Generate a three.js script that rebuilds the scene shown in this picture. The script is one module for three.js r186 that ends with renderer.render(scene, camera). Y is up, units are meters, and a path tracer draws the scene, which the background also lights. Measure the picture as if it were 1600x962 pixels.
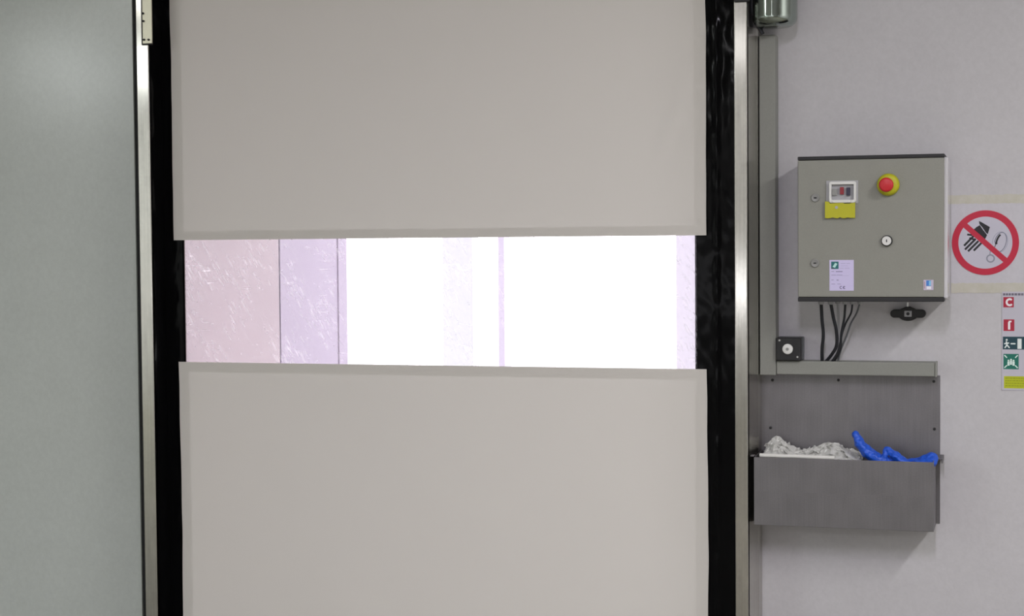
import * as THREE from 'three';
import { RoundedBoxGeometry } from 'three/addons/geometries/RoundedBoxGeometry.js';
import { MarchingCubes } from 'three/addons/objects/MarchingCubes.js';
import { ImprovedNoise } from 'three/addons/math/ImprovedNoise.js';
import { mergeGeometries, mergeVertices, toCreasedNormals } from 'three/addons/utils/BufferGeometryUtils.js';
import { RectAreaLightUniformsLib } from 'three/addons/lights/RectAreaLightUniformsLib.js';

// ---------------------------------------------------------------- camera, sky, lamps, exposure
const scene = new THREE.Scene();
const FOCAL = 2600, EYE = [1.729, 1.5, 4.9];
const camera = new THREE.PerspectiveCamera(2 * Math.atan(481 / FOCAL) * 180 / Math.PI, 1600 / 962, 0.05, 200);
camera.position.set(...EYE);
camera.rotation.set(-0.03899, 0.29313, -0.00825, 'YXZ');
camera.updateMatrixWorld();
const renderer = new THREE.WebGLRenderer({ antialias: true });
renderer.toneMapping = THREE.LinearToneMapping;
renderer.toneMappingExposure = 0.86;
renderer.shadowMap.enabled = true;
scene.background = new THREE.Color(0.97, 0.97, 1.0);          // bright overcast sky outside the doors
scene.backgroundIntensity = 5.6;
RectAreaLightUniformsLib.init();
const CEILING = 3.15;
// [x, z, length along z, width, radiance, colour]
const LAMPS = [
  [1.55, 4.0, 1.5, 0.22, 76, [0.97, 0.93, 1.06]],
  [3.3, 2.7, 1.5, 0.22, 80, [1.02, 1.0, 0.98]],
  [-3.4, 4.6, 1.5, 0.22, 42, [0.98, 1.0, 0.96]],
  [-0.3, 8.7, 1.5, 0.22, 48, [1.0, 0.98, 1.0]],
  [-6.06, 7.95, 1.5, 0.3, 150, [0.95, 1.0, 1.0]],
];

// ---------------------------------------------------------------- helpers
let seed = 7;
const rnd = () => { seed = (seed * 1664525 + 1013904223) % 4294967296; return seed / 4294967296; };
const perlin = new ImprovedNoise();
const noise = (x, y, z = 0) => perlin.noise(x, y, z);
// the point of the plane z = const that the photograph shows at pixel (px, py)
function U(px, py, z) {
  const d = new THREE.Vector3((px - 800) / FOCAL, -(py - 481) / FOCAL, -1).applyQuaternion(camera.quaternion);
  return d.multiplyScalar((z - EYE[2]) / d.z).add(camera.position);
}
function rect(px0, py0, px1, py1, z) {
  const a = U(px0, py0, z), b = U(px1, py0, z), c = U(px0, py1, z), d = U(px1, py1, z);
  const x0 = (a.x + c.x) / 2, x1 = (b.x + d.x) / 2, y1 = (a.y + b.y) / 2, y0 = (c.y + d.y) / 2;
  return { x0, x1, y0, y1, w: x1 - x0, h: y1 - y0, cx: (x0 + x1) / 2, cy: (y0 + y1) / 2 };
}
const used = {};
function numbered(name) { const n = used[name] = (used[name] ?? -1) + 1; return n ? `${name}_${String(n).padStart(3, '0')}` : name; }
function thing(name, label, category, pos, group, kind) {
  const o = new THREE.Group(); o.name = numbered(name); o.position.set(...pos); scene.add(o);
  o.userData = { label, category };
  if (group) o.userData.group = group;
  if (kind) o.userData.kind = kind;
  return o;
}
const lit = (m) => { m.castShadow = m.receiveShadow = true; return m; };
// a part of thing t; x, y, z are in the room, not in the thing
function part(t, name, geo, mat, x = 0, y = 0, z = 0, label) {
  const m = lit(new THREE.Mesh(geo, mat)); m.name = name;
  const o = new THREE.Vector3(); t.updateWorldMatrix(true, false); t.getWorldPosition(o);
  m.position.set(x - o.x, y - o.y, z - o.z); t.add(m);
  if (label) m.userData.label = label;
  return m;
}
function uvMetres(g) {
  const p = g.attributes.position, n = g.attributes.normal, uv = new Float32Array(p.count * 2);
  for (let i = 0; i < p.count; i++) {
    const ax = Math.abs(n.getX(i)), ay = Math.abs(n.getY(i)), az = Math.abs(n.getZ(i));
    const [u, v] = az >= ax && az >= ay ? [p.getX(i), p.getY(i)] : ax >= ay ? [p.getZ(i), p.getY(i)] : [p.getX(i), p.getZ(i)];
    uv[2 * i] = u; uv[2 * i + 1] = v;
  }
  g.setAttribute('uv', new THREE.BufferAttribute(uv, 2));
  return g;
}
const rbox = (w, h, d, r = 0.002, s = 2) => uvMetres(new RoundedBoxGeometry(w, h, d, s, Math.min(r, w / 2.01, h / 2.01, d / 2.01)));
const box = (w, h, d) => uvMetres(new THREE.BoxGeometry(w, h, d));
const at = (g, x, y, z) => g.translate(x, y, z);
// box from its extents in the room
function span(t, name, mat, x0, x1, y0, y1, z0, z1, r = 0.002, label) {
  return part(t, name, r ? rbox(x1 - x0, y1 - y0, z1 - z0, r) : box(x1 - x0, y1 - y0, z1 - z0), mat, (x0 + x1) / 2, (y0 + y1) / 2, (z0 + z1) / 2, label);
}
function slab(name, mat, x0, x1, y0, y1, z0, z1, label, category) {
  const m = lit(new THREE.Mesh(box(x1 - x0, y1 - y0, z1 - z0), mat)); m.name = name;
  m.position.set((x0 + x1) / 2, (y0 + y1) / 2, (z0 + z1) / 2);
  m.userData = { label, category, kind: 'structure' }; scene.add(m);
  return m;
}
const disc = (r, d, seg = 40) => new THREE.CylinderGeometry(r, r, d, seg).rotateX(Math.PI / 2);
const lathe = (pts, seg = 40) => new THREE.LatheGeometry(pts.map(([r, y]) => new THREE.Vector2(r, y)), seg);
const latheZ = (pts, seg = 40) => lathe(pts, seg).rotateX(Math.PI / 2);           // profile height runs towards +z
function dataTex(w, h, f, srgb) {
  const a = new Uint8Array(w * h * 4);
  for (let y = 0; y < h; y++) for (let x = 0; x < w; x++) {
    const v = f(x / w, y / h), i = 4 * (y * w + x), c = Array.isArray(v) ? v : [v, v, v];
    for (let k = 0; k < 3; k++) a[i + k] = Math.max(0, Math.min(255, Math.round(c[k] * 255)));
    a[i + 3] = 255;
  }
  const t = new THREE.DataTexture(a, w, h); t.wrapS = t.wrapT = THREE.RepeatWrapping; t.magFilter = THREE.LinearFilter;
  if (srgb) t.colorSpace = THREE.SRGBColorSpace;
  t.needsUpdate = true;
  return t;
}
const rep = (t, u, v) => { const c = t.clone(); c.repeat.set(u, v); c.needsUpdate = true; return c; };
const tiled = (x, y, n, k) => noise(x * n, y * n, k);
function canvasTex(w, h, draw) {
  const c = document.createElement('canvas'); c.width = w; c.height = h;
  draw(c.getContext('2d'), w, h);
  const t = new THREE.CanvasTexture(c); t.colorSpace = THREE.SRGBColorSpace;
  return t;
}
function sdfMesh(f, lo, hi, res = 40) {
  const mc = new MarchingCubes(res, new THREE.MeshStandardMaterial(), false, false, 60000);
  const c = [0, 1, 2].map((k) => (lo[k] + hi[k]) / 2), e = [0, 1, 2].map((k) => (hi[k] - lo[k]) / 2), half = res / 2;
  for (let z = 0; z < res; z++) for (let y = 0; y < res; y++) for (let x = 0; x < res; x++)
    mc.field[x + y * res + z * res * res] = -f(c[0] + e[0] * (x - half) / half, c[1] + e[1] * (y - half) / half, c[2] + e[2] * (z - half) / half);
  mc.isolation = 0; mc.update();
  const n = mc.count, pos = new Float32Array(n * 3);
  for (let i = 0; i < n; i++) for (let k = 0; k < 3; k++) pos[3 * i + k] = c[k] + e[k] * mc.positionArray[3 * i + k];
  let g = new THREE.BufferGeometry(); g.setAttribute('position', new THREE.BufferAttribute(pos, 3));
  g = mergeVertices(g, 1e-5); g.computeVertexNormals();
  return g;
}
function tube(points, r, seg = 40, round = 10) { return new THREE.TubeGeometry(new THREE.CatmullRomCurve3(points), seg, r, round, false); }

// ---------------------------------------------------------------- materials
const std = (o) => new THREE.MeshStandardMaterial(o), phys = (o) => new THREE.MeshPhysicalMaterial(o);
const lin = (r, g, b) => new THREE.Color().setRGB(r, g, b);
const speck = dataTex(512, 512, (x, y) => 0.93 + 0.03 * noise(x * 64, y * 64, 1.3) + 0.03 * noise(x * 160, y * 160, 2.4) + 0.02 * noise(x * 8, y * 8, 3.7), false);
const grainBump = dataTex(512, 512, (x, y) => 0.5 + 0.25 * noise(x * 60, y * 60, 5) + 0.25 * noise(x * 14, y * 14, 9), false);
const brush = dataTex(512, 512, (x, y) => 0.5 + 0.3 * noise(x * 180, y * 3, 4) + 0.2 * noise(x * 420, y * 8, 6), false);
const brushCol = dataTex(512, 512, (x, y) => 0.8 + 0.1 * noise(x * 120, y * 2, 14) + 0.08 * noise(x * 7, y * 9, 16) + 0.05 * noise(x * 60, y * 60, 18), false);
const sheetCol = dataTex(512, 512, (x, y) => 0.86 + 0.05 * noise(x * 150, y * 3, 61.3) + 0.05 * noise(x * 120, y * 120, 66.1) + 0.07 * noise(x * 9, y * 7, 64.4), false);
const tapeCol = dataTex(256, 256, (x, y) => { const v = 0.5 + 0.8 * noise(x * 9, y * 9, 71.2) + 0.4 * noise(x * 30, y * 30, 73.1); return [0.9 + 0.08 * v, 0.9 + 0.075 * v, 0.85 + 0.13 * v]; }, false);
const scuff = dataTex(1024, 1024, (x, y) => {
  const patch = Math.max(0, 0.95 + 0.8 * noise(x * 7, y * 7, 30.2)), diag = Math.max(0, noise((x + y * 0.55) * 110, (y - x * 0.3) * 26, 21.4)), dots = Math.max(0, noise(x * 140, y * 140, 12.6) - 0.45) * 1.6;
  const lines = Math.max(0, noise(x * 10, y * 130, 25.3) - 0.38) * 1.8 * Math.max(0, 0.3 + noise(x * 16, y * 3, 2.2));
  return 0.27 + 0.36 * diag * patch + 0.35 * dots + lines + 0.12 * patch;
}, false);
const wrinkle = dataTex(512, 512, (x, y) => 0.5 + 0.35 * noise((x + y * 0.6) * 16, (y - x * 0.3) * 5, 41) + 0.15 * noise(x * 30, y * 22, 44), false);
const weave = dataTex(256, 256, (x, y) => 0.5 + 0.25 * Math.sin(x * Math.PI * 2 * 48) * Math.sin(y * Math.PI * 2 * 48) + 0.25 * noise(x * 20, y * 20, 50), false);

const M = {
  wall: std({ color: lin(0.60, 0.585, 0.61), roughness: 0.6, map: rep(speck, 1, 1), bumpMap: rep(grainBump, 2, 2), bumpScale: 0.0003 }),
  panel: phys({ color: lin(0.645, 0.685, 0.66), roughness: 0.2, map: rep(speck, 1, 1) }),
  roomWall: std({ color: lin(0.72, 0.715, 0.70), roughness: 0.6 }),
  ceiling: std({ color: lin(0.72, 0.72, 0.71), roughness: 0.8 }),
  floor: std({ color: lin(0.25, 0.238, 0.19), roughness: 0.55, map: rep(speck, 0.7, 0.7) }),
  fabric: phys({ color: lin(0.73, 0.70, 0.66), roughness: 1, clearcoat: 0.25, clearcoatRoughness: 0.38, transmission: 0.085, thickness: 0, bumpMap: rep(weave, 6, 6), bumpScale: 0.00012, side: THREE.DoubleSide }),
  pvc: phys({ color: lin(0.90, 0.86, 0.90), roughness: 0.9, roughnessMap: rep(scuff, 1.15, 1.15), bumpMap: rep(wrinkle, 1.6, 1.6), bumpScale: 0.00015, transmission: 1, thickness: 0, ior: 1.4, side: THREE.DoubleSide }),
  steel: phys({ color: lin(0.71, 0.69, 0.645), metalness: 1, roughness: 0.2, map: rep(brushCol, 1.5, 1.5), bumpMap: rep(brush, 2, 2), bumpScale: 0.00004, anisotropy: 0.95 }),
  sheet: phys({ color: lin(0.28, 0.27, 0.282), metalness: 1, roughness: 0.48, map: rep(sheetCol, 2.3, 2.3), bumpMap: rep(brush, 2, 2), bumpScale: 0.00003 }),
  galvanised: phys({ color: lin(0.74, 0.71, 0.58), metalness: 1, roughness: 0.42, map: rep(speck, 6, 6) }),
  chrome: phys({ color: lin(0.34, 0.385, 0.355), metalness: 1, roughness: 0.07 }),
  black: phys({ color: lin(0.004, 0.004, 0.0045), roughness: 0.12, specularIntensity: 0.13 }),
  blackPlastic: std({ color: lin(0.012, 0.012, 0.013), roughness: 0.5 }),
  rubber: std({ color: lin(0.02, 0.02, 0.022), roughness: 0.6 }),
  trunk: std({ color: lin(0.29, 0.295, 0.27), roughness: 0.55, map: rep(speck, 3, 3) }),
  cabinet: std({ color: lin(0.305, 0.305, 0.27), roughness: 0.5, map: rep(speck, 4, 4) }),
  cabinetBody: phys({ color: lin(0.66, 0.65, 0.68), roughness: 0.16, clearcoat: 0.6, clearcoatRoughness: 0.08 }),
  yellow: std({ color: lin(0.52, 0.505, 0.012), roughness: 0.45 }),
  red: std({ color: lin(0.62, 0.02, 0.03), roughness: 0.4 }),
  redToggle: std({ color: lin(0.30, 0.02, 0.03), roughness: 0.4 }),
  darkToggle: std({ color: lin(0.03, 0.028, 0.06), roughness: 0.4 }),
  white: std({ color: lin(0.78, 0.78, 0.76), roughness: 0.4 }),
  paleGrey: std({ color: lin(0.42, 0.42, 0.44), roughness: 0.4 }),
  grey: std({ color: lin(0.30, 0.30, 0.29), roughness: 0.4 }),
  zinc: phys({ color: lin(0.55, 0.55, 0.53), metalness: 1, roughness: 0.35 }),
  cableBlack: std({ color: lin(0.02, 0.022, 0.028), roughness: 0.5 }),
  cableGrey: std({ color: lin(0.13, 0.14, 0.15), roughness: 0.5 }),
  glove: phys({ color: lin(0.012, 0.10, 0.66), roughness: 0.45, bumpMap: rep(grainBump, 4, 4), bumpScale: 0.001 }),
  film: phys({ color: lin(0.95, 0.95, 0.93), roughness: 0.35, transmission: 0.42, thickness: 0, side: THREE.DoubleSide }),
  filmEdge: phys({ color: lin(0.88, 0.87, 0.84), roughness: 0.4, transmission: 0.15, thickness: 0, side: THREE.DoubleSide }),
  paper: std({ color: lin(0.70, 0.69, 0.76), roughness: 0.5 }),
  lampBody: std({ color: lin(0.8, 0.8, 0.8), roughness: 0.5 }),
  vestibule: std({ color: lin(0.50, 0.405, 0.435), roughness: 0.5 }),
  vestibulePale: std({ color: lin(0.46, 0.395, 0.52), roughness: 0.5 }),
  joint: std({ color: lin(0.13, 0.11, 0.16), roughness: 0.7 }),
  ground: std({ color: lin(0.55, 0.55, 0.54), roughness: 0.9, map: rep(speck, 0.3, 0.3) }),
  post: std({ color: lin(0.55, 0.50, 0.60), roughness: 0.6 }),
  glass: phys({ color: lin(1, 1, 1), roughness: 0, transmission: 1, thickness: 0 }),
};

// ---------------------------------------------------------------- room shell
const XL = -9.5, XR = 4.3, ZB = 9.8, OP = 0.8325, OPTOP = 2.62, TH = 0.12, PANEL_EDGE = U(214, 481, 0).x;
slab('floor', M.floor, XL - TH, XR + TH, -0.15, 0, -TH, ZB + TH, 'yellowish grey sealed floor of the room', 'floor');
slab('ceiling', M.ceiling, XL - TH, XR + TH, CEILING, CEILING + 0.15, -TH, ZB + TH, 'white ceiling of the room', 'ceiling');
slab('wall_side_left', M.roomWall, XL - TH, XL, 0, CEILING, -TH, ZB + TH, 'pale side wall far along the room', 'wall');
slab('wall_side_right', M.roomWall, XR, XR + TH, 0, CEILING, -TH, ZB + TH, 'pale side wall beyond the safety notice', 'wall');
slab('wall_front_right', M.wall, OP, XR, 0, CEILING, -TH, 0, 'pale painted wall carrying the control cabinet and safety notices', 'wall');
slab('wall_front_left', M.panel, XL, PANEL_EDGE, 0, CEILING, -TH, 0, 'smooth grey-green glossy wall panel beside the slim steel post', 'wall');
slab('wall_front_jamb', M.panel, PANEL_EDGE + 0.008, -OP, 0, CEILING, -TH, -0.012, 'strip of wall behind the slim steel door post', 'wall');
slab('wall_front_top', M.wall, -OP, OP, OPTOP, CEILING, -TH, 0, 'wall over the roll door opening', 'wall');
slab('trim_1', M.rubber, PANEL_EDGE, PANEL_EDGE + 0.008, 0, CEILING, -TH, -0.008, 'dark sealing joint at the edge of the smooth wall panel', 'joint');
// back wall with a small daylight window, mirrored by the brushed steel
const W2 = { x0: -2.6, x1: 1.2, y0: 0.92, y1: 1.24 };
slab('wall_back_low', M.roomWall, XL, XR, 0, W2.y0, ZB, ZB + TH, 'lower part of the rear wall', 'wall');
slab('wall_back_high', M.roomWall, XL, XR, W2.y1, CEILING, ZB, ZB + TH, 'upper part of the rear wall', 'wall');
slab('wall_back_left', M.roomWall, XL, W2.x0, W2.y0, W2.y1, ZB, ZB + TH, 'rear wall on one side of the low daylight window', 'wall');
slab('wall_back_right', M.roomWall, W2.x1, XR, W2.y0, W2.y1, ZB, ZB + TH, 'rear wall on the other side of the low daylight window', 'wall');
{
  const w = thing('window_1', 'low wide daylight window in the rear wall', 'window', [-0.5, W2.y0, ZB + 0.06], null, 'structure');
  span(w, 'pane', M.glass, W2.x0, W2.x1, W2.y0, W2.y1, ZB + 0.058, ZB + 0.062, 0);
}

// ceiling lamps
for (const [x, z, len, wid, power, c] of LAMPS) {
  const label = ['fluorescent ceiling lamp over the space in front of the roll door', 'fluorescent ceiling lamp near the side wall beyond the notices', 'fluorescent ceiling lamp in front of the smooth wall panel', 'fluorescent ceiling lamp by the rear wall over the low daylight window', 'fluorescent ceiling lamp far along the smooth wall panel'][LAMPS.findIndex((l) => l[0] === x)];
  const t = thing('ceiling_lamp', label, 'lamp', [x, CEILING, z], 'fluorescent ceiling lamps');
  span(t, 'housing', M.lampBody, x - wid / 2 - 0.03, x + wid / 2 + 0.03, CEILING - 0.075, CEILING, z - len / 2 - 0.04, z + len / 2 + 0.04, 0.01);
  span(t, 'lamp_diffuser', std({ color: lin(0.8, 0.8, 0.8), emissive: lin(...c), emissiveIntensity: 1.5, roughness: 0.5 }), x - wid / 2, x + wid / 2, CEILING - 0.085, CEILING - 0.074, z - len / 2, z + len / 2, 0.002);
  const l = new THREE.RectAreaLight(lin(...c), power, wid, len);
  l.position.set(0, -0.09, 0); l.rotation.x = -Math.PI / 2; l.name = 'lamp_light'; t.add(l);
}

// ---------------------------------------------------------------- beyond the door: vestibule and yard
const JZ = 0.07, VZ = -1.29, JOINT = -0.66;                    // front of the black jambs; end and joint of the vestibule wall
{
  const v = thing('wall_vestibule_left', 'pinkish panelled side wall seen through the clear window strip', 'wall', [-OP, 0, -0.4], null, 'structure');
  span(v, 'wall_panel', M.vestibule, -OP - 0.1, -OP, 0, 2.7, JOINT + 0.006, -TH, 0.001);
  span(v, 'reveal_lining', M.vestibule, -OP, -OP + 0.003, 0, OPTOP, -TH, JZ - 0.004, 0.0005);
  span(v, 'wall_panel', M.vestibulePale, -OP - 0.1, -OP, 0, 2.7, VZ + 0.09, JOINT - 0.006, 0.001);
  span(v, 'joint_strip', M.joint, -OP - 0.1, -OP - 0.003, 0, 2.7, JOINT - 0.006, JOINT + 0.006, 0);
  span(v, 'corner_profile', M.vestibulePale, -OP - 0.11, -OP + 0.004, 0, 2.7, VZ, VZ + 0.088, 0.002);
}
slab('wall_vestibule_right', M.vestibule, 1.9, 2.0, 0, 2.7, VZ, -TH, 'side wall of the vestibule hidden behind the room wall', 'wall');
slab('ceiling_vestibule', M.vestibule, -OP - 0.1, 2.0, 2.7, 2.8, VZ, -TH, 'ceiling of the vestibule behind the roll door', 'ceiling');
slab('floor_vestibule', M.floor, -OP - 0.1, 2.0, -0.15, -0.001, VZ, -TH, 'floor of the vestibule behind the roll door', 'floor');
slab('ground', M.ground, -60, 60, -0.15, -0.02, -120, VZ, 'pale concrete yard outside', 'ground');
{
  // uprights standing in the yard, hardly darker than the glare around them
  const up = (px0, px1, z, mat, label) => {
    const r = rect(px0, 300, px1, 600, z);
    const t = thing('yard_post', label, 'post', [r.cx, -0.02, z], 'posts seen in the glare outside');
    span(t, 'shaft', mat, r.x0, r.x1, -0.02, 2.95, z - 0.12, z, 0.005);
    span(t, 'foot_plate', mat, r.x0 - 0.02, r.x1 + 0.02, -0.02, 0, z - 0.14, z + 0.02, 0.004);
  };
  const cp = thing('yard_canopy', 'flat canopy roof over the yard posts outside', 'canopy', [0, 2.95, -2.9]);
  span(cp, 'roof_slab', M.post, -3.2, 2.6, 2.951, 3.07, -4.6, -1.35, 0.005);
  span(cp, 'front_edge', M.post, -3.2, 2.6, 2.951, 3.1, -4.68, -4.6, 0.005);
  up(691, 738, -4.2, std({ color: lin(0.60, 0.62, 0.63), roughness: 0.6 }), 'wide white post barely visible in the glare outside');
  up(1056, 1096, -3.4, std({ color: lin(0.72, 0.70, 0.76), roughness: 0.6 }), 'pale post at the far edge of the glare outside');
  up(778, 788, -4.2, M.post, 'narrow lilac-grey post standing in the glare outside');
}

// ---------------------------------------------------------------- black jambs and steel posts
function wavySheet(w, h, nx, ny, f) {
  const g = new THREE.PlaneGeometry(w, h, nx, ny), p = g.attributes.position;
  for (let i = 0; i < p.count; i++) p.setZ(i, f(p.getX(i), p.getY(i)));
  g.computeVertexNormals();
  return g;
}
const POST_TOP = 2.6;
const LP = { x0: U(219.5, 481, 0.15).x, x1: U(238.5, 481, 0.15).x }, RP = { x0: U(1148, 481, 0.15).x, x1: U(1168, 481, 0.15).x };
{
  const t = thing('door_post', 'slim brushed steel door post with galvanised bracket, beside the smooth wall panel', 'door post', [(LP.x0 + LP.x1) / 2, 0, 0.07], 'steel posts of the roll door');
  span(t, 'front_rail', M.steel, LP.x0, LP.x1, 0, POST_TOP, 0.0, 0.15, 0.003);
  // black guide on the inner side and across to the opening
  const gx0 = LP.x1, gx1 = -OP;
  part(t, 'guide_board', box(gx1 - gx0, POST_TOP, JZ + 0.01), M.black, (gx0 + gx1) / 2, POST_TOP / 2, JZ / 2 - 0.008, 'black glossy plastic guide');
  part(t, 'rubber_flap', wavySheet(0.086, POST_TOP, 10, 260, (x, y) => 0.0035 * noise(x * 12, y * 6, 3) + 0.003 * noise(x * 25, y * 14, 8)).rotateY(Math.PI / 2), M.black, gx0 + 0.006, POST_TOP / 2, 0.105);
  part(t, 'guide_film', wavySheet(gx1 - gx0 - 0.004, POST_TOP, 12, 300, (x, y) => 0.0014 * noise(x * 30 + 4, y * 9, 13) + 0.0008 * noise(x * 60, y * 30, 18)), M.black, (gx0 + gx1) / 2, POST_TOP / 2, JZ + 0.003);
  const b = rect(222, -40, 236.5, 68, 0.156);
  const br = span(t, 'bracket', M.galvanised, b.x0, b.x1, b.y0, b.y1, 0.15, 0.156, 0.001, 'yellowish galvanised bracket plate');
  span(t, 'bracket_edge', M.rubber, b.x0 - 0.004, b.x0 - 0.0005, b.y0 - 0.004, b.y1, 0.15, 0.156, 0.0005);
  span(t, 'bracket_edge', M.rubber, b.x0 - 0.0005, b.x1, b.y0 - 0.004, b.y0 - 0.0005, 0.15, 0.156, 0.0005);
  for (const [px, py] of [[223.5, 21], [224, 33], [225, 62], [232, 62]]) { const p = U(px, py, 0.157); part(br, 'screw', disc(0.0035, 0.004, 16), M.rubber, p.x, p.y, 0.157); }
}
{
  const t = thing('door_post', 'brushed steel door post with stepped side, beside the grey cable trunking', 'door post', [(RP.x0 + RP.x1) / 2, 0, 0.07], 'steel posts of the roll door');
  span(t, 'front_rail', M.steel, RP.x0, RP.x1, 0, POST_TOP, 0.1, 0.15, 0.003);
  const top = U(1176, 45, 0.07).y;
  const sx = U(1184.5, 481, 0.07).x, prof = new THREE.Shape([[RP.x0, 0.001], [sx, 0.001], [sx, 0.066], [sx - 0.002, 0.07], [RP.x1 + 0.002, 0.138], [RP.x1, 0.099], [RP.x0, 0.099]].map(([x, z]) => new THREE.Vector2(x, -z)));
  part(t, 'side_channel', uvMetres(new THREE.ExtrudeGeometry(prof, { depth: top, bevelEnabled: false }).rotateX(-Math.PI / 2)), M.steel, 0, 0, 0, 'slanting steel side');
  span(t, 'upper_channel', M.rubber, RP.x0, RP.x1 - 0.004, top, POST_TOP, 0.0, 0.1, 0.002);
  const gx0 = OP, gx1 = RP.x0;
  part(t, 'guide_board', box(gx1 - gx0, POST_TOP, JZ + 0.01), M.black, (gx0 + gx1) / 2, POST_TOP / 2, JZ / 2 - 0.008, 'black glossy plastic guide');
  part(t, 'guide_film', wavySheet(gx1 - gx0 - 0.004, POST_TOP, 24, 300, (x, y) => 0.0015 * noise(x * 20 + 9, y * 7, 23) + 0.0008 * noise(x * 50 + y * 10, y * 22, 28) + 0.003 * Math.exp(-(((x - 0.0) / 0.008) ** 2)) * (1 + noise(y * 20, 1.5, 2))), M.black, (gx0 + gx1) / 2, POST_TOP / 2, JZ + 0.003);
  const c = rect(1147, -30, 1171, 3, 0.155);
  span(t, 'end_clip', M.blackPlastic, c.x0, c.x1, c.y0, c.y1, 0.14, 0.157, 0.002);
}

// ---------------------------------------------------------------- roll door curtain
const CZ = 0.085;
function clothSheet(x0, x1, y0, y1, z, nx, ny, f) {
  const g = new THREE.PlaneGeometry(x1 - x0, y1 - y0, nx, ny), p = g.attributes.position, uv = g.attributes.uv;
  for (let i = 0; i < p.count; i++) {
    const X = p.getX(i) + (x0 + x1) / 2, Y = p.getY(i) + (y0 + y1) / 2;
    uv.setXY(i, X, Y); const [dx, dy, dz] = f(X, Y); p.setXYZ(i, p.getX(i) + dx, p.getY(i) + dy, dz);
  }
  g.computeVertexNormals();
  return g;
}
const crA = U(1082, 90, CZ), crB = U(1022, 270, CZ);
const crease = (X, Y) => {                                       // the slanting crease in the upper panel
  const ax = crB.x - crA.x, ay = crB.y - crA.y, L = Math.hypot(ax, ay), s = ((X - crA.x) * ax + (Y - crA.y) * ay) / (L * L), d = ((X - crA.x) * ay - (Y - crA.y) * ax) / L;
  return 0.0035 * Math.exp(-((d / 0.014) ** 2)) * Math.exp(-(((s - 0.5) / 0.45) ** 4));
};
const sway = (X, Y, k) => Math.min(1, Math.max(0, (0.86 - Math.abs(X)) / 0.15)) * (0.0035 * noise(X * 2.2, Y * 1.3, k) + 0.0012 * noise(X * 7 + Y * 2, Y * 4, k + 3));
const UPP = { x0: (U(273, 376, CZ).x + U(264, 10, CZ).x) / 2, x1: U(1103, 200, CZ).x, y0: rect(288, 300, 1088, 371.5, CZ).y0 + 0.0 };
const LOW = { x0: (U(279, 563, CZ).x + U(287, 962, CZ).x) / 2, x1: U(1105, 620, CZ).x, y1: rect(290, 570.5, 1090, 700, CZ).y1 };
const edge = (X, Y, a, b, k) => { const w = 0.004 * noise(Y * 2.5, k, 0.5) + 0.0015 * noise(Y * 9, k, 1.5); return w * (Math.max(0, (X - (a + b) / 2) / (b - a) * 2) ** 6 + Math.max(0, ((a + b) / 2 - X) / (b - a) * 2) ** 6); };
{
  const t = thing('door_1', 'closed off-white fabric roll door with a clear window strip', 'roll door', [0, 0, CZ], null, 'structure');
  const up = part(t, 'upper_curtain', clothSheet(UPP.x0, UPP.x1, UPP.y0, 2.72, 0, 90, 120, (X, Y) => [edge(X, Y, UPP.x0, UPP.x1, 2), 0, sway(X, Y, 3) * Math.min(1, (Y - UPP.y0) / 0.15) + crease(X, Y)]), M.fabric, (UPP.x0 + UPP.x1) / 2, (UPP.y0 + 2.72) / 2, CZ, 'off-white translucent fabric');
  const lo = part(t, 'lower_curtain', clothSheet(LOW.x0, LOW.x1, 0.05, LOW.y1, 0, 90, 120, (X, Y) => [edge(X, Y, LOW.x0, LOW.x1, 6), 0, sway(X, Y, 11) * Math.min(1, (LOW.y1 - Y) / 0.15)]), M.fabric, (LOW.x0 + LOW.x1) / 2, (0.05 + LOW.y1) / 2, CZ, 'off-white translucent fabric');
  // welded overlaps: a second layer of the fabric
  part(up, 'seam_hem', clothSheet(UPP.x0 + 0.002, UPP.x1 - 0.002, UPP.y0 + 0.001, UPP.y0 + 0.028, 0, 40, 2, () => [0, 0, 0]), M.fabric, (UPP.x0 + UPP.x1) / 2, UPP.y0 + 0.0145, CZ - 0.0025);
  part(lo, 'seam_hem', clothSheet(LOW.x0 + 0.002, LOW.x1 - 0.002, LOW.y1 - 0.032, LOW.y1 - 0.001, 0, 40, 2, () => [0, 0, 0]), M.fabric, (LOW.x0 + LOW.x1) / 2, LOW.y1 - 0.0165, CZ - 0.0025);
  for (const [c, q, y0, y1] of [[up, UPP, UPP.y0 + 0.001, 2.72], [lo, LOW, 0.05, LOW.y1 - 0.001]]) for (const s of [0, 1]) {
    const x = s ? q.x1 - 0.0375 : q.x0 + 0.004;
    part(c, 'side_hem', clothSheet(x, x + 0.0335, y0, y1, 0, 2, 60, () => [0, 0, 0]), M.fabric, x + 0.01675, (y0 + y1) / 2, CZ - 0.003);
  }
  const wy0 = LOW.y1 - 0.03, wy1 = UPP.y0 + 0.03;
  part(t, 'window_strip', clothSheet(-0.8215, 0.84, wy0, wy1, 0, 60, 20, (X, Y) => [0, 0, 0.0008 * noise(X * 6, Y * 9, 4)]), M.pvc, 0.00925, (wy0 + wy1) / 2, CZ - 0.006, 'clear scuffed plastic window strip');
  span(t, 'bottom_bar', M.rubber, LOW.x0, LOW.x1, 0.002, 0.06, CZ - 0.015, CZ + 0.015, 0.006);
}
{
  const t = thing('roller_hood', 'steel roller housing over the roll door', 'housing', [0.02, POST_TOP, 0.2]);
  span(t, 'hood', M.steel, -1.06, 1.02, POST_TOP + 0.02, 3.06, 0.0, 0.36, 0.01);
  span(t, 'end_plate', M.steel, -1.07, -1.06, POST_TOP, 3.08, 0.0, 0.37, 0.002);
  span(t, 'end_plate', M.steel, 1.02, 1.03, POST_TOP, 3.08, 0.0, 0.37, 0.002);
}

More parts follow.
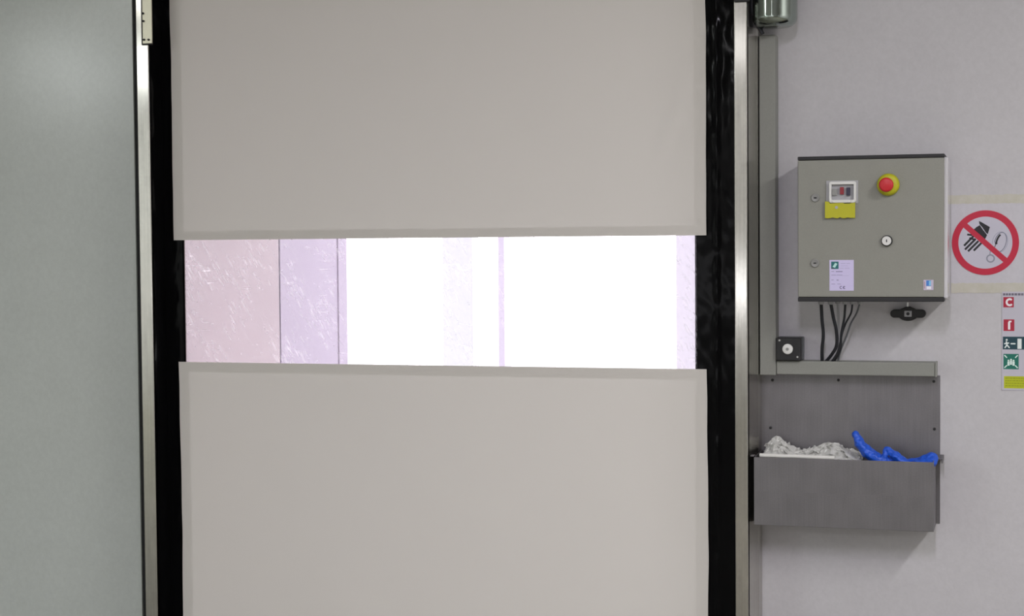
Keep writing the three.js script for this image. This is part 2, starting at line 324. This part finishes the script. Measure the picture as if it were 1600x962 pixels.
// ---------------------------------------------------------------- motor
{
  const z = 0.105, c = U(1211, 20, z), r = (U(1246, 20, z).x - U(1176, 20, z).x) / 2, yb = U(1211, 43, z).y, k = 0.028;
  const t = thing('drive_motor', 'shiny metal drive motor hanging over the grey trunking', 'motor', [c.x, yb, z]);
  const prof = [[0, 0], [r - k, 0]];
  for (let i = 1; i <= 8; i++) { const a = i / 8 * Math.PI / 2; prof.push([r - k + k * Math.sin(a), k - k * Math.cos(a)]); }
  prof.push([r, 0.25], [r + 0.006, 0.255], [r + 0.006, 0.275], [r, 0.28], [0, 0.28]);
  part(t, 'motor_can', lathe(prof, 64), M.chrome, c.x, yb, z, 'shiny metal can with a rounded bottom');
  span(t, 'gearbox', M.cableGrey, c.x - 0.06, c.x + 0.05, yb + 0.28, 2.9, z - 0.06, z + 0.06, 0.012);
  span(t, 'mounting_arm', M.steel, 1.03, c.x - 0.055, 2.7, 2.86, z - 0.05, z + 0.05, 0.004);
  const cab = (pts, zz, rad, mat) => {
    const g = tube(pts.map(([px, py], i) => U(px, py, Array.isArray(zz) ? zz[i] : zz)), rad, 40, 10);
    const m = part(t, 'motor_cable', g, mat, 0, 0, 0); return m;
  };
  cab([[1178, -60], [1176, -20], [1175, 8], [1178, 28], [1185, 41], [1192, 53]], 0.1, 0.0055, M.cableBlack);
  cab([[1184, -60], [1182, -20], [1180, 6], [1181, 24], [1186, 38], [1191, 51]], 0.082, 0.005, M.cableBlack);
  cab([[1192, -60], [1186, -10], [1179, 12], [1178, 30], [1184, 42]], 0.06, 0.004, M.cableGrey);
}

// ---------------------------------------------------------------- trunking
const TZ = 0.062;
const TV = rect(1186.5, 54, 1212, 586, TZ), THz = rect(1212, 565, 1463, 586.5, TZ);
{
  const t = thing('cable_trunking', 'upright grey plastic cable trunking along the steel door post', 'trunking', [TV.cx, TV.y0, TZ / 2]);
  span(t, 'base', M.trunk, TV.x0, TV.x1, TV.y0, TV.y1, 0.0005, TZ - 0.012, 0.002);
  span(t, 'cover', M.trunk, TV.x0, TV.x1, TV.y0, TV.y1 - 0.001, TZ - 0.0112, TZ, 0.003);
  const h = thing('cable_trunking', 'level grey plastic cable trunking above the steel glove tray', 'trunking', [THz.cx, THz.y0, TZ / 2]);
  const hx = TV.x1 + 0.0012;
  span(h, 'base', M.trunk, hx, THz.x1, THz.y0, THz.y1, 0.0005, TZ - 0.012, 0.002);
  span(h, 'cover', M.trunk, hx, THz.x1 - 0.004, THz.y0, THz.y1, TZ - 0.0112, TZ, 0.003);
  span(h, 'end_cap', M.trunk, THz.x1 - 0.0035, THz.x1 + 0.001, THz.y0 - 0.001, THz.y1 + 0.001, 0.0005, TZ + 0.001, 0.001);
}

// ---------------------------------------------------------------- control cabinet
const CF = 0.2;
const CB = rect(1246.5, 243.5, 1475, 470, CF);
{
  const t = thing('control_cabinet', 'grey metal control cabinet with emergency stop button and yellow tag', 'cabinet', [CB.cx, CB.y0, CF / 2]);
  span(t, 'body', M.cabinetBody, CB.x0 + 0.012, CB.x1 + 0.009, CB.y0 + 0.006, CB.y1 - 0.006, 0.002, CF - 0.024, 0.004, 'light grey cabinet body');
  const d = span(t, 'door', M.cabinet, CB.x0, CB.x1, CB.y0 + 0.0105, CB.y1 - 0.0085, CF - 0.0235, CF, 0.003);
  span(t, 'edge_strip', M.rubber, CB.x0, CB.x1 + 0.001, CB.y1 - 0.008, CB.y1 + 0.002, 0.004, CF + 0.001, 0.002, 'black rubber strip');
  span(t, 'edge_strip', M.rubber, CB.x0, CB.x1 + 0.001, CB.y0 - 0.002, CB.y0 + 0.010, CF - 0.06, CF + 0.001, 0.002, 'black rubber strip');
  // emergency stop
  const e = U(1388, 288.5, CF), pxm = CB.w / 228.5;
  const es = part(t, 'emergency_stop', latheZ([[0, 0], [17.5 * pxm, 0], [17.8 * pxm, 0.004], [16.5 * pxm, 0.014], [13 * pxm, 0.022], [0, 0.022]]), M.yellow, e.x, e.y, CF, 'yellow emergency stop with red mushroom button');
  part(es, 'red_button', latheZ([[0, 0], [7 * pxm, 0], [7 * pxm, 0.008], [10.9 * pxm, 0.010], [11.4 * pxm, 0.013], [10.6 * pxm, 0.018], [8 * pxm, 0.020], [0, 0.0205]]), M.red, e.x - 0.0035, e.y - 0.001, CF + 0.02, 'red mushroom button');
  // breaker window
  const f = rect(1296, 284, 1337, 316, CF + 0.012), bk = rect(1291, 282, 1341, 318, CF);
  const bw = span(t, 'breaker_window', M.paleGrey, bk.x0, bk.x1, bk.y0, bk.y1, CF, CF + 0.003, 0.001, 'small breaker window with red and dark toggles');
  const sh = new THREE.Shape(), hw = f.w / 2, hh = f.h / 2;
  const rr = (s, w, h, r) => { s.moveTo(-w + r, -h); s.lineTo(w - r, -h); s.quadraticCurveTo(w, -h, w, -h + r); s.lineTo(w, h - r); s.quadraticCurveTo(w, h, w - r, h); s.lineTo(-w + r, h); s.quadraticCurveTo(-w, h, -w, h - r); s.lineTo(-w, -h + r); s.quadraticCurveTo(-w, -h, -w + r, -h); };
  rr(sh, hw, hh, 0.006); const hole = new THREE.Path(); rr(hole, hw - 0.0045, hh - 0.006, 0.003); sh.holes.push(hole);
  part(bw, 'frame', new THREE.ExtrudeGeometry(sh, { depth: 0.01, bevelEnabled: true, bevelSize: 0.001, bevelThickness: 0.001, bevelSegments: 2 }), M.white, f.cx, f.cy, CF + 0.003, 'white plastic frame');
  const tog = (px, py, w, h, m, n) => { const p = U(px, py, CF + 0.008); part(bw, n, rbox(w, h, 0.008, 0.001), m, p.x, p.y, CF + 0.007); };
  tog(1315.5, 298, 0.0105, 0.020, M.redToggle, 'red_toggle'); tog(1325.5, 299, 0.0105, 0.022, M.darkToggle, 'dark_toggle'); tog(1304, 300, 0.014, 0.018, M.grey, 'grey_toggle');
  // yellow tag with a ragged lower edge
  const y = rect(1289.5, 314, 1336, 341, CF + 0.006), ts = new THREE.Shape();
  ts.moveTo(-y.w / 2, -y.h / 2 + 0.002); for (let i = 1; i < 12; i++) ts.lineTo(-y.w / 2 + y.w * i / 12, -y.h / 2 + (i % 3 ? 0.0005 : 0.0028) + 0.001 * rnd()); ts.lineTo(y.w / 2, -y.h / 2 + 0.001); ts.lineTo(y.w / 2, y.h / 2 - 0.004);
  for (const [u, v] of [[0.36, 0.004], [0.36, 0.008], [0.12, 0.008], [0.1, 0.002], [-0.1, 0.002], [-0.16, 0.006], [-0.34, 0.007], [-0.36, 0.002], [-0.5, 0.001]]) ts.lineTo(y.w * u, y.h / 2 - v);
  const tag = part(t, 'yellow_tag', new THREE.ExtrudeGeometry(ts, { depth: 0.004, bevelEnabled: true, bevelSize: 0.0006, bevelThickness: 0.0006, bevelSegments: 1 }), M.yellow, y.cx, y.cy, CF + 0.006, 'yellow plastic tag hung from the breaker window');
  span(tag, 'tag_backing', M.yellow, y.x0 + 0.004, y.x1 - 0.004, y.y0 + 0.004, y.y1 - 0.009, CF, CF + 0.006, 0.001);
  { const p = U(1307, 324, CF + 0.011); part(tag, 'rivet', disc(0.0042, 0.002, 20), M.paleGrey, p.x, p.y, CF + 0.011); }
  for (const px of [1301.5, 1331.5]) { const p = U(px, 314.5, CF + 0.012); part(tag, 'hook', rbox(0.007, 0.008, 0.006, 0.002), M.white, p.x, p.y, CF + 0.012); }
  // key switch and the two locks
  const k = U(1386, 376, CF);
  const ks = part(t, 'key_switch', latheZ([[0, 0], [8.7 * pxm, 0], [8.7 * pxm, 0.008], [7.4 * pxm, 0.0095], [0, 0.0095]]), M.blackPlastic, k.x, k.y, CF, 'white faced key switch with black rim');
  part(ks, 'switch_face', disc(7.2 * pxm, 0.004), M.white, k.x - 0.0005, k.y, CF + 0.0095);
  part(ks, 'key_slot', rbox(0.0028, 0.008, 0.003, 0.0008), M.rubber, k.x - 0.0005, k.y, CF + 0.011);
  for (const [px, py] of [[1274, 309], [1273.5, 411]]) {
    const p = U(px, py, CF);
    const l = part(t, 'door_lock', latheZ([[0, 0], [6.8 * pxm, 0], [6.6 * pxm, 0.004], [5.2 * pxm, 0.005], [4.8 * pxm, 0.003], [0, 0.003]]), M.grey, p.x, p.y, CF, 'round grey cam lock');
    part(l, 'lock_insert', rbox(0.008, 0.0035, 0.003, 0.001), M.rubber, p.x, p.y, CF + 0.0035);
  }
  // rating plate
  const rp = rect(1296, 406, 1334, 454, CF + 0.001);
  const plate = canvasTex(304, 384, (g, w, h) => {
    g.fillStyle = '#d6cdf4'; g.fillRect(0, 0, w, h);
    g.fillStyle = '#1d6e72'; g.fillRect(22, 20, 92, 92); g.fillStyle = '#bfe8e4'; g.beginPath(); g.moveTo(38, 86); g.lineTo(72, 34); g.lineTo(100, 48); g.lineTo(70, 98); g.fill();
    g.fillStyle = '#3c5a63'; g.fillRect(22, 96, 40, 16);
    const row = (y, segs, a) => { g.fillStyle = `rgba(80,70,120,${a})`; for (const [x, l, t] of segs) g.fillRect(x, y, l, t ?? 6); };
    row(40, [[140, 60], [212, 46]], 0.28); row(70, [[140, 90]], 0.18); row(100, [[130, 50], [190, 60]], 0.25);
    row(140, [[24, 36], [80, 84, 10]], 0.6); row(184, [[24, 60], [92, 70]], 0.4); row(196, [[24, 220, 3]], 0.25); row(246, [[24, 30], [90, 24, 12]], 0.5); row(298, [[24, 48], [98, 46]], 0.45);
    g.strokeStyle = '#4a3f70'; g.lineWidth = 7; g.beginPath(); g.arc(146, 344, 15, 0.9, 5.4); g.stroke(); g.beginPath(); g.arc(186, 344, 15, 0.9, 5.4); g.stroke(); g.beginPath(); g.moveTo(172, 344); g.lineTo(190, 344); g.stroke();
  });
  const face = (w, h, mat, back) => [back, back, back, back, mat, back];
  const flat = (name, r, z0, th, tex, label, rough = 0.4) => { const m = part(t, name, new THREE.BoxGeometry(r.w, r.h, th), face(r.w, r.h, std({ map: tex, roughness: rough }), M.paper), r.cx, r.cy, z0 + th / 2, label); return m; };
  flat('rating_plate', rp, CF, 0.001, plate, 'lilac-white rating plate with green emblem');
  const st = rect(1443, 437, 1458.5, 453, CF + 0.001);
  flat('sticker', st, CF, 0.001, canvasTex(96, 96, (g) => { g.fillStyle = '#c9bfd6'; g.fillRect(0, 0, 96, 96); g.fillStyle = '#4b86d8'; g.fillRect(26, 6, 46, 52); g.fillStyle = '#86c8ee'; g.fillRect(52, 10, 20, 44); g.fillStyle = '#f4f4ff'; g.fillRect(30, 62, 44, 26); g.fillStyle = '#b58f96'; g.fillRect(6, 16, 8, 66); }), 'small blue and white sticker');
  // glands under the cabinet
  for (const [px, z] of [[1283, 0.13], [1298, 0.13], [1309, 0.06], [1321, 0.12], [1332, 0.11], [1344, 0.1]]) {
    const p = U(px, 476, z);
    part(t, 'cable_gland', lathe([[0, -0.016], [0.0075, -0.016], [0.009, -0.011], [0.009, -0.004], [0.0105, -0.004], [0.0105, 0.012], [0, 0.012]], 6), M.paleGrey, p.x, CB.y0 + 0.003, z);
  }
}
{
  const g = 'cables between cabinet and trunking';
  const cable = (pts, zs, rad, mat, label) => {
    const P = pts.map(([x, y], i) => U(x, y, zs[0] + (zs[1] - zs[0]) * i / (pts.length - 1)));
    P[0].y = CB.y0 - 0.008; P[P.length - 1].y = THz.y1 - 0.004;
    const m = lit(new THREE.Mesh(tube(P, rad, 40, 10), mat)); m.name = numbered('cabinet_cable');
    m.userData = { label, category: 'cable', group: g }; scene.add(m);
  };
  cable([[1283, 478], [1284.5, 500], [1286.5, 522], [1284.5, 545], [1284.5, 566]], [0.13, 0.035], 0.0048, M.cableBlack, 'thick black cable hanging straight nearest the push-button box');
  cable([[1298, 478], [1302, 495], [1307, 518], [1307, 540], [1300, 553], [1290, 566]], [0.13, 0.03], 0.0048, M.cableBlack, 'thick black cable bending sideways into the level trunking');
  cable([[1321, 478], [1319, 498], [1315, 518], [1313, 536], [1308, 552], [1299, 566]], [0.12, 0.045], 0.0034, M.cableBlack, 'thin black cable between the thick bent one and the slanting ones');
  cable([[1332, 478], [1330, 488], [1321, 506], [1315, 525], [1313.5, 545], [1303, 566]], [0.11, 0.04], 0.0027, M.cableBlack, 'thin dark cable slanting down under the cabinet');
  cable([[1344, 478], [1338, 490], [1330, 504], [1323, 524], [1314, 546], [1309, 566]], [0.1, 0.03], 0.0027, M.cableGrey, 'thin grey cable slanting most under the cabinet');
  cable([[1309, 478], [1310, 500], [1310.5, 525], [1311, 548], [1310, 566]], [0.06, 0.012], 0.004, M.paleGrey, 'pale grey cable hidden behind the black ones');
}
{
  // winged black holder under the cabinet
  const z = 0.03, c = U(1418.5, 490, z), p = CB.w / 228.5 * 1.03;
  const t = thing('key_holder', 'black wing-shaped plastic holder with pale square centre below the cabinet', 'holder', [c.x, c.y, 0]);
  const s = new THREE.Shape(), W = 26.5 * p, h = 5.4 * p;
  s.moveTo(-W + h, -h); s.lineTo(-13 * p, -h); s.quadraticCurveTo(-8 * p, -10.4 * p, 0, -10.4 * p); s.quadraticCurveTo(8 * p, -10.4 * p, 13 * p, -h); s.lineTo(W - h, -h);
  s.absarc(W - h, 0, h, -Math.PI / 2, Math.PI / 2, false); s.lineTo(13 * p, h); s.quadraticCurveTo(7 * p, 8 * p, 3 * p, 10 * p); s.lineTo(-3 * p, 10 * p); s.quadraticCurveTo(-7 * p, 8 * p, -13 * p, h); s.lineTo(-W + h, h);
  s.absarc(-W + h, 0, h, Math.PI / 2, Math.PI * 1.5, false);
  part(t, 'wings', new THREE.ExtrudeGeometry(s, { depth: 0.024, bevelEnabled: true, bevelSize: 0.002, bevelThickness: 0.003, bevelSegments: 3, curveSegments: 16 }), M.blackPlastic, c.x, c.y, 0.003);
  const q = part(t, 'centre_plate', rbox(11.5 * p, 9.5 * p, 0.004, 0.001), M.paleGrey, c.x + 0.0005, c.y, 0.031, 'pale square centre');
  part(q, 'plate_hole', disc(2.6 * p, 0.002, 20), M.rubber, c.x + 0.0005, c.y, 0.0335);
  part(t, 'hook', rbox(0.006, 0.02, 0.004, 0.001), M.zinc, c.x - 0.001, c.y + 0.022, 0.02, 'small metal hook');
}

// ---------------------------------------------------------------- push-button box on the trunking
{
  const z = 0.075, r = rect(1212.5, 527.5, 1251, 563.5, z), y0 = THz.y1 + 0.0006;
  const x0 = TV.x1 + 0.001, x1 = r.x1;
  const t = thing('push_button_box', 'small black box with a round white push button above the trunking', 'switch', [(x0 + x1) / 2, y0, z / 2]);
  span(t, 'base', M.cableGrey, x0, x1 + 0.002, y0, r.y1, 0.0005, 0.03, 0.003);
  span(t, 'lid', M.blackPlastic, x0, x1, y0, r.y1, 0.0305, z, 0.004);
  const c = U(1231, 545, z), p = r.w / 38.5;
  const b = part(t, 'button', latheZ([[0, 0], [8.2 * p, 0], [8.2 * p, 0.006], [7 * p, 0.008], [0, 0.0085]]), M.white, c.x, c.y, z, 'round white button');
  part(b, 'button_mark', disc(2.4 * p, 0.002, 20), M.grey, c.x - 0.0004, c.y, z + 0.009);
  for (const [px, py] of [[1218, 531.5], [1246, 557.5]]) { const q = U(px, py, z); part(t, 'lid_screw', disc(0.0028, 0.002, 14), M.zinc, q.x, q.y, z); }
}

// ---------------------------------------------------------------- steel tray
const BZ = 0.15;
const PX = U(1184.5, 481, 0.07).x + 0.002;
const BF = rect(1178, 718, 1459, 825, BZ), BP = rect(1188, 587.5, 1469, 700, 0.004);
{
  const t = thing('glove_tray', 'wall-mounted brushed steel tray holding gloves and plastic film', 'tray', [BF.cx, BF.y0, BZ / 2]);
  const x0 = BF.x0, x1 = BF.x1, y0 = BF.y0, y1 = BF.y1, s = 0.002;
  const bp = span(t, 'back_plate', M.sheet, BP.x0, BP.x1, y0, THz.y0 - 0.001, 0.0005, 0.003, 0.0005, 'steel back plate with screws');
  span(t, 'front_plate', M.sheet, x0, x1, y0, y1, BZ - s, BZ, 0.0008);
  span(t, 'bottom_plate', M.sheet, PX, x1, y0, y0 + s, 0.004, BZ - s, 0.0005);
  span(t, 'side_plate', M.sheet, PX, PX + s, y0, y1 + 0.004, 0.004, BZ - s, 0.0005);
  span(t, 'side_plate', M.sheet, x1 - s, x1, y0, y1 + 0.004, 0.004, BZ - s, 0.0005);
  span(t, 'side_lip', M.sheet, x0 - 0.011, x0, y1 + 0.001, y1 + 0.0045, 0.118, BZ - 0.004, 0.0008);
  span(t, 'side_lip', M.sheet, x1, x1 + 0.022, y1 + 0.001, y1 + 0.0045, 0.004, BZ - 0.06, 0.0008);
  span(t, 'lip_fold', M.sheet, x1 + 0.019, x1 + 0.022, y1 - 0.010, y1 + 0.001, 0.004, BZ - 0.06, 0.0005);
  for (const [px, py] of [[1207, 593.5], [1310, 593.5], [1459, 595.5], [1204, 668], [1460, 670]]) {
    const p = U(px, py, 0.003);
    const sc = part(bp, 'screw', latheZ([[0, 0], [0.0042, 0], [0.004, 0.0025], [0.0015, 0.0035], [0, 0.0035]], 18), M.rubber, p.x, p.y, 0.003);
  }
}
{
  // blue glove: palm lying behind the rim, two fingers up, cuff rolled at the far end
  const zf = 0.105, P = (px, py, z = zf) => U(px, py, z);
  const bones = [
    [P(1337, 678), 0.0105, P(1343, 692), 0.0135], [P(1343, 692), 0.0135, P(1355, 706), 0.0165], [P(1355, 706), 0.0165, P(1374, 719), 0.018],
    [P(1374, 719), 0.017, P(1410, 724), 0.014], [P(1410, 724), 0.013, P(1452, 722), 0.016],
    [P(1387, 702, 0.115), 0.008, P(1399, 712, 0.118), 0.012], [P(1399, 712, 0.118), 0.012, P(1414, 724, 0.118), 0.014], [P(1384, 701, 0.115), 0.006, P(1382, 718, 0.115), 0.011],
    [P(1443, 719, 0.11), 0.014, P(1456, 716, 0.11), 0.018], [P(1430, 723, 0.125), 0.008, P(1457, 722, 0.125), 0.013],
  ].map(([a, ra, b, rb]) => ({ a, ra, b, rb, ab: b.clone().sub(a), l: b.distanceToSquared(a) }));
  const v = new THREE.Vector3();
  const f = (x, y, z) => {
    let d = 1e3;
    for (const o of bones) {
      v.set(x, y, z); const k = Math.max(0, Math.min(1, v.sub(o.a).dot(o.ab) / o.l));
      v.set(x - o.a.x - o.ab.x * k, y - o.a.y - o.ab.y * k, (z - o.a.z - o.ab.z * k) * 0.75);
      const e = v.length() - (o.ra + (o.rb - o.ra) * k), h = Math.max(0, 0.005 - Math.abs(d - e)) / 0.005;
      d = Math.min(d, e) - h * h * 0.005 / 4;
    }
    return d + 0.0022 * noise(x * 90, y * 90, z * 90) + 0.0015 * Math.abs(noise(x * 160 + y * 80, y * 160, z * 120));
  };
  const lo = P(1325, 740), hi = P(1480, 655);
  const g = sdfMesh(f, [lo.x, lo.y, 0.05], [hi.x, hi.y, 0.15 - 0.001], 84);
  uvMetres(g);
  const m = lit(new THREE.Mesh(g, M.glove)); m.name = 'rubber_glove';
  const o = [P(1400, 725).x, P(1400, 725).y, zf]; g.translate(-o[0], -o[1], -o[2]); m.position.set(...o);
  m.userData = { label: 'crumpled bright blue disposable glove lying in the steel tray', category: 'glove' }; scene.add(m);
}
{
  // crumpled clear film heaped in the tray
  const a = U(1192, 712, 0.14), b = U(1342, 712, 0.14), ft = U(1260, 716, BZ).y;
  const t = thing('plastic_film', 'crumpled clear plastic film heaped in the steel tray beside the blue glove', 'film', [(a.x + b.x) / 2, ft, 0.08]);
  const layer = (k, zc, amp, drop) => {
    const nx = 90, ny = 34, w = b.x - a.x, g = new THREE.PlaneGeometry(w, 0.1, nx, ny), p = g.attributes.position;
    const ridge = (x, y, s) => 1 - Math.abs(noise(x, y, s)) * 2.4;
    for (let i = 0; i < p.count; i++) {
      const u = p.getX(i) / w + 0.5, vv = p.getY(i) / 0.1 + 0.5;
      const mound = (0.04 * Math.exp(-(((u - 0.12) / 0.13) ** 2)) + 0.034 * Math.exp(-(((u - 0.7) / 0.18) ** 2)) + 0.014) * (1 - 0.5 * u * u * u) - drop;
      const fine = amp * ridge(u * 9, vv * 4, k) + amp * 0.8 * ridge(u * 19, vv * 8, k + 2.2);
      p.setXYZ(i, p.getX(i) + 0.008 * noise(u * 14, vv * 9, k), -0.014 + mound * Math.sin(Math.min(1, vv * 1.2) * Math.PI * 0.75) + fine * (0.3 + vv * 0.7), 0.055 - 0.1 * vv + 0.03 * noise(u * 18, vv * 9, k + 5));
    }
    const c = toCreasedNormals(g, 0.5);
    return part(t, 'film_layer', c, M.film, (a.x + b.x) / 2, ft, zc);
  };
  layer(3.3, 0.072, 0.012, 0.0); layer(8.1, 0.068, 0.015, 0.006);
  const e0 = U(1187, 711, 0.14), e1 = U(1304, 715, 0.14);
  const pts = []; for (let i = 0; i <= 10; i++) pts.push(new THREE.Vector3(e0.x + (e1.x - e0.x) * i / 10, e0.y + (e1.y - e0.y) * i / 10 + 0.0015 * noise(i * 0.9, 2, 3), 0.139 + 0.002 * noise(i * 0.7, 5, 1)));
  part(t, 'folded_edge', tube(pts, 0.0062, 60, 10), M.filmEdge, 0, 0, 0, 'white folded edge of the film');
}

// ---------------------------------------------------------------- notices on the wall
{
  const c = U(1539.5, 379, 0.002), r = (U(1592, 379, 0.002).x - U(1487, 379, 0.002).x) / 2;
  const sh = rect(1486, 315, 1600, 444, 0.001), x1 = c.x + (c.x - sh.x0);
  const t = thing('prohibition_sign', 'round red prohibition sign showing a hand and jewellery, taped to the wall', 'sign', [c.x, c.y - r, 0.001]);
  span(t, 'backing_sheet', std({ color: lin(0.62, 0.605, 0.655), roughness: 0.45, map: rep(speck, 1.3, 1.3) }), sh.x0, x1 + 0.01, sh.y0, sh.y1, 0.0003, 0.001, 0, 'pale backing sheet');
  const tape = phys({ color: lin(0.60, 0.58, 0.52), roughness: 0.5, map: rep(tapeCol, 6, 6) });
  const tp = rect(1478, 304, 1600, 319, 0.001), tb = rect(1486, 441, 1600, 461, 0.001);
  const strip = (x0, x1, y0, y1, k) => {                            // hand-torn tape: uneven long edges
    const q = new THREE.Shape(), n = 40, w = (i, e) => 0.0022 * noise(i * 0.5, k, e) + 0.0012 * noise(i * 1.7, k, e + 2);
    for (let i = 0; i <= n; i++) { const x = x0 + (x1 - x0) * i / n, y = y0 + w(i, 1.3); if (i) q.lineTo(x, y); else q.moveTo(x, y); }
    for (let i = n; i >= 0; i--) q.lineTo(x0 + (x1 - x0) * i / n, y1 + w(i, 7.3));
    part(t, 'yellowed_tape', uvMetres(new THREE.ExtrudeGeometry(q, { depth: 0.0009, bevelEnabled: false })), tape, 0, 0, 0.0003, 'yellowed strip of tape');
  };
  strip(tp.x0, x1 + 0.03, tp.y0 + 0.002, tp.y1, 2.5); strip(tb.x0, x1 + 0.03, tb.y0 + 0.006, tb.y1 - 0.002, 8.5);
  const tex = canvasTex(768, 768, (g) => {
    g.translate(384, 384); g.scale(384 / 368, 384 / 368); g.translate(-405, -475);      // drawn in the enlargement's pixels, centre 405, 475
    g.fillStyle = '#c6c4d2'; g.fillRect(0, 0, 900, 1000);
    g.fillStyle = '#14141c';
    const poly = (...p) => { g.beginPath(); p.forEach(([x, y], i) => i ? g.lineTo(x, y) : g.moveTo(x, y)); g.closePath(); g.fill(); };
    poly([335, 228], [360, 240], [455, 298], [432, 378], [412, 362], [372, 300], [340, 262]);           // cuff
    poly([345, 275], [372, 318], [425, 388], [400, 440], [360, 470], [280, 405], [270, 330], [310, 295]);   // back of the hand
    g.lineCap = 'butt'; g.strokeStyle = '#14141c'; g.lineWidth = 23;
    const bar = (x0, y0, x1, y1) => { g.beginPath(); g.moveTo(x0, y0); g.lineTo(x1, y1); g.stroke(); };
    bar(275, 400, 172, 508); bar(300, 430, 182, 552); bar(330, 455, 216, 572); bar(362, 478, 278, 565); g.lineWidth = 20; bar(206, 380, 262, 388); bar(230, 420, 290, 440);
    g.strokeStyle = '#5d6076'; g.lineWidth = 7; g.beginPath(); g.ellipse(570, 470, 62, 112, 0.25, Math.PI * 0.95, Math.PI * 2.55); g.stroke();
    g.strokeStyle = '#8f93a8'; g.lineWidth = 5; g.beginPath(); g.ellipse(565, 470, 82, 118, 0.2, Math.PI * 0.9, Math.PI * 2.5); g.stroke();
    g.strokeStyle = '#14141c'; g.lineWidth = 20; g.beginPath(); g.moveTo(570, 385); g.quadraticCurveTo(535, 420, 524, 480); g.stroke();
    g.beginPath(); g.arc(524, 482, 14, 0, 7); g.fill(); g.lineWidth = 7; bar(520, 490, 508, 528);
    g.strokeStyle = '#8b8d9c'; g.lineWidth = 15; g.beginPath(); g.arc(463, 655, 40, 0, 7); g.stroke(); g.lineWidth = 9; bar(455, 612, 462, 560);
    g.strokeStyle = '#c3203f'; g.lineWidth = 62; g.beginPath(); g.moveTo(160, 255); g.lineTo(640, 690); g.stroke();
    g.lineWidth = 72; g.beginPath(); g.arc(405, 475, 332, 0, 7); g.stroke();
  });
  const d = new THREE.CylinderGeometry(r, r, 0.0014, 72).rotateX(Math.PI / 2);
  const cap = new THREE.CircleGeometry(r, 72);
  const dm = part(t, 'sign_disc', d, std({ color: lin(0.45, 0.02, 0.06), roughness: 0.45 }), c.x, c.y, 0.0017);
  part(dm, 'sign_print', cap, std({ map: tex, roughness: 0.4 }), c.x, c.y, 0.00255, 'red ring with slash over a black hand and jewellery');
}
{
  const r = rect(1565.5, 455.5, 1672, 610, 0.001);
  const tex = canvasTex(852, 1236, (g, w, h) => {
    const s = 8;                                                     // eight texels to a photograph pixel
    g.fillStyle = '#c3c0cc'; g.fillRect(0, 0, w, h);
    const X = (px) => (px - 1565.5) * s, Y = (py) => (py - 455.5) * s;
    const bx = (c, a, b, e, f) => { g.fillStyle = c; g.fillRect(X(a), Y(b), (e - a) * s, (f - b) * s); };
    for (let i = 0, x = 1567; x < 1664; i++) { const l = 2 + 3 * rnd(); bx('#6d6878', x, 458, x + l, 461.5); x += l + 0.9; }
    bx('#b01f3c', 1567.5, 464, 1584, 480); bx('#b01f3c', 1568, 499, 1585, 517);
    g.strokeStyle = '#f2eef2'; g.lineWidth = 26; g.lineCap = 'round'; g.beginPath(); g.arc(X(1577.5), Y(472), 38, 1.0, 5.2); g.stroke();
    bx('#f2eef2', 1575, 503, 1578.6, 515); bx('#f2eef2', 1576, 501, 1580.5, 503.4);
    bx('#16404c', 1567, 526, 1607, 546); g.fillStyle = '#e8f0ee';
    g.beginPath(); g.arc(X(1573), Y(531), 13, 0, 7); g.fill(); g.lineWidth = 17; g.strokeStyle = '#e8f0ee';
    const line = (...p) => { g.beginPath(); p.forEach(([x, y], i) => i ? g.lineTo(X(x), Y(y)) : g.moveTo(X(x), Y(y))); g.stroke(); };
    line([1572.5, 534], [1573.5, 539], [1570.5, 543]); line([1573.5, 539], [1577, 543]); line([1570, 537], [1576, 536]); line([1580, 537], [1586, 537]); bx('#e8f0ee', 1590, 529, 1596.5, 545); 
    bx('#157060', 1568, 553, 1592, 577); g.strokeStyle = '#dff0ea'; g.fillStyle = '#dff0ea'; g.lineWidth = 15;
    for (const [a, b, e, f] of [[1570, 555.5, 1573, 558.5], [1590, 555.5, 1587, 558.5], [1570, 574.5, 1573, 571.5], [1590, 574.5, 1587, 571.5]]) line([a, b], [e, f]);
    for (const [a, b] of [[1576, 563.5], [1580, 562], [1584, 563.5]]) { g.beginPath(); g.arc(X(a), Y(b), 12, 0, 7); g.fill(); g.fillRect(X(a) - 14, Y(b) + 12, 28, 52); }
    bx('#b7bf14', 1569, 588, 1664, 607);
    for (let j = 0; j < 4; j++) for (let x = 1571; x < 1660;) { const l = 1.5 + 3 * rnd(); bx('#8f981a', x, 590.5 + j * 4, x + l, 591.8 + j * 4); x += l + 1; }
  });
  const t = thing('safety_notice', 'paper safety notice with red and green pictogram squares and yellow footer', 'notice', [r.cx, r.y0, 0.001]);
  const g = new THREE.BoxGeometry(r.w, r.h, 0.0016), e = std({ color: lin(0.62, 0.60, 0.66), roughness: 0.5 });
  const m = part(t, 'printed_sheet', g, [e, e, e, e, std({ map: tex, roughness: 0.45 }), e], r.cx, r.cy, 0.0012);
}

renderer.render(scene, camera);
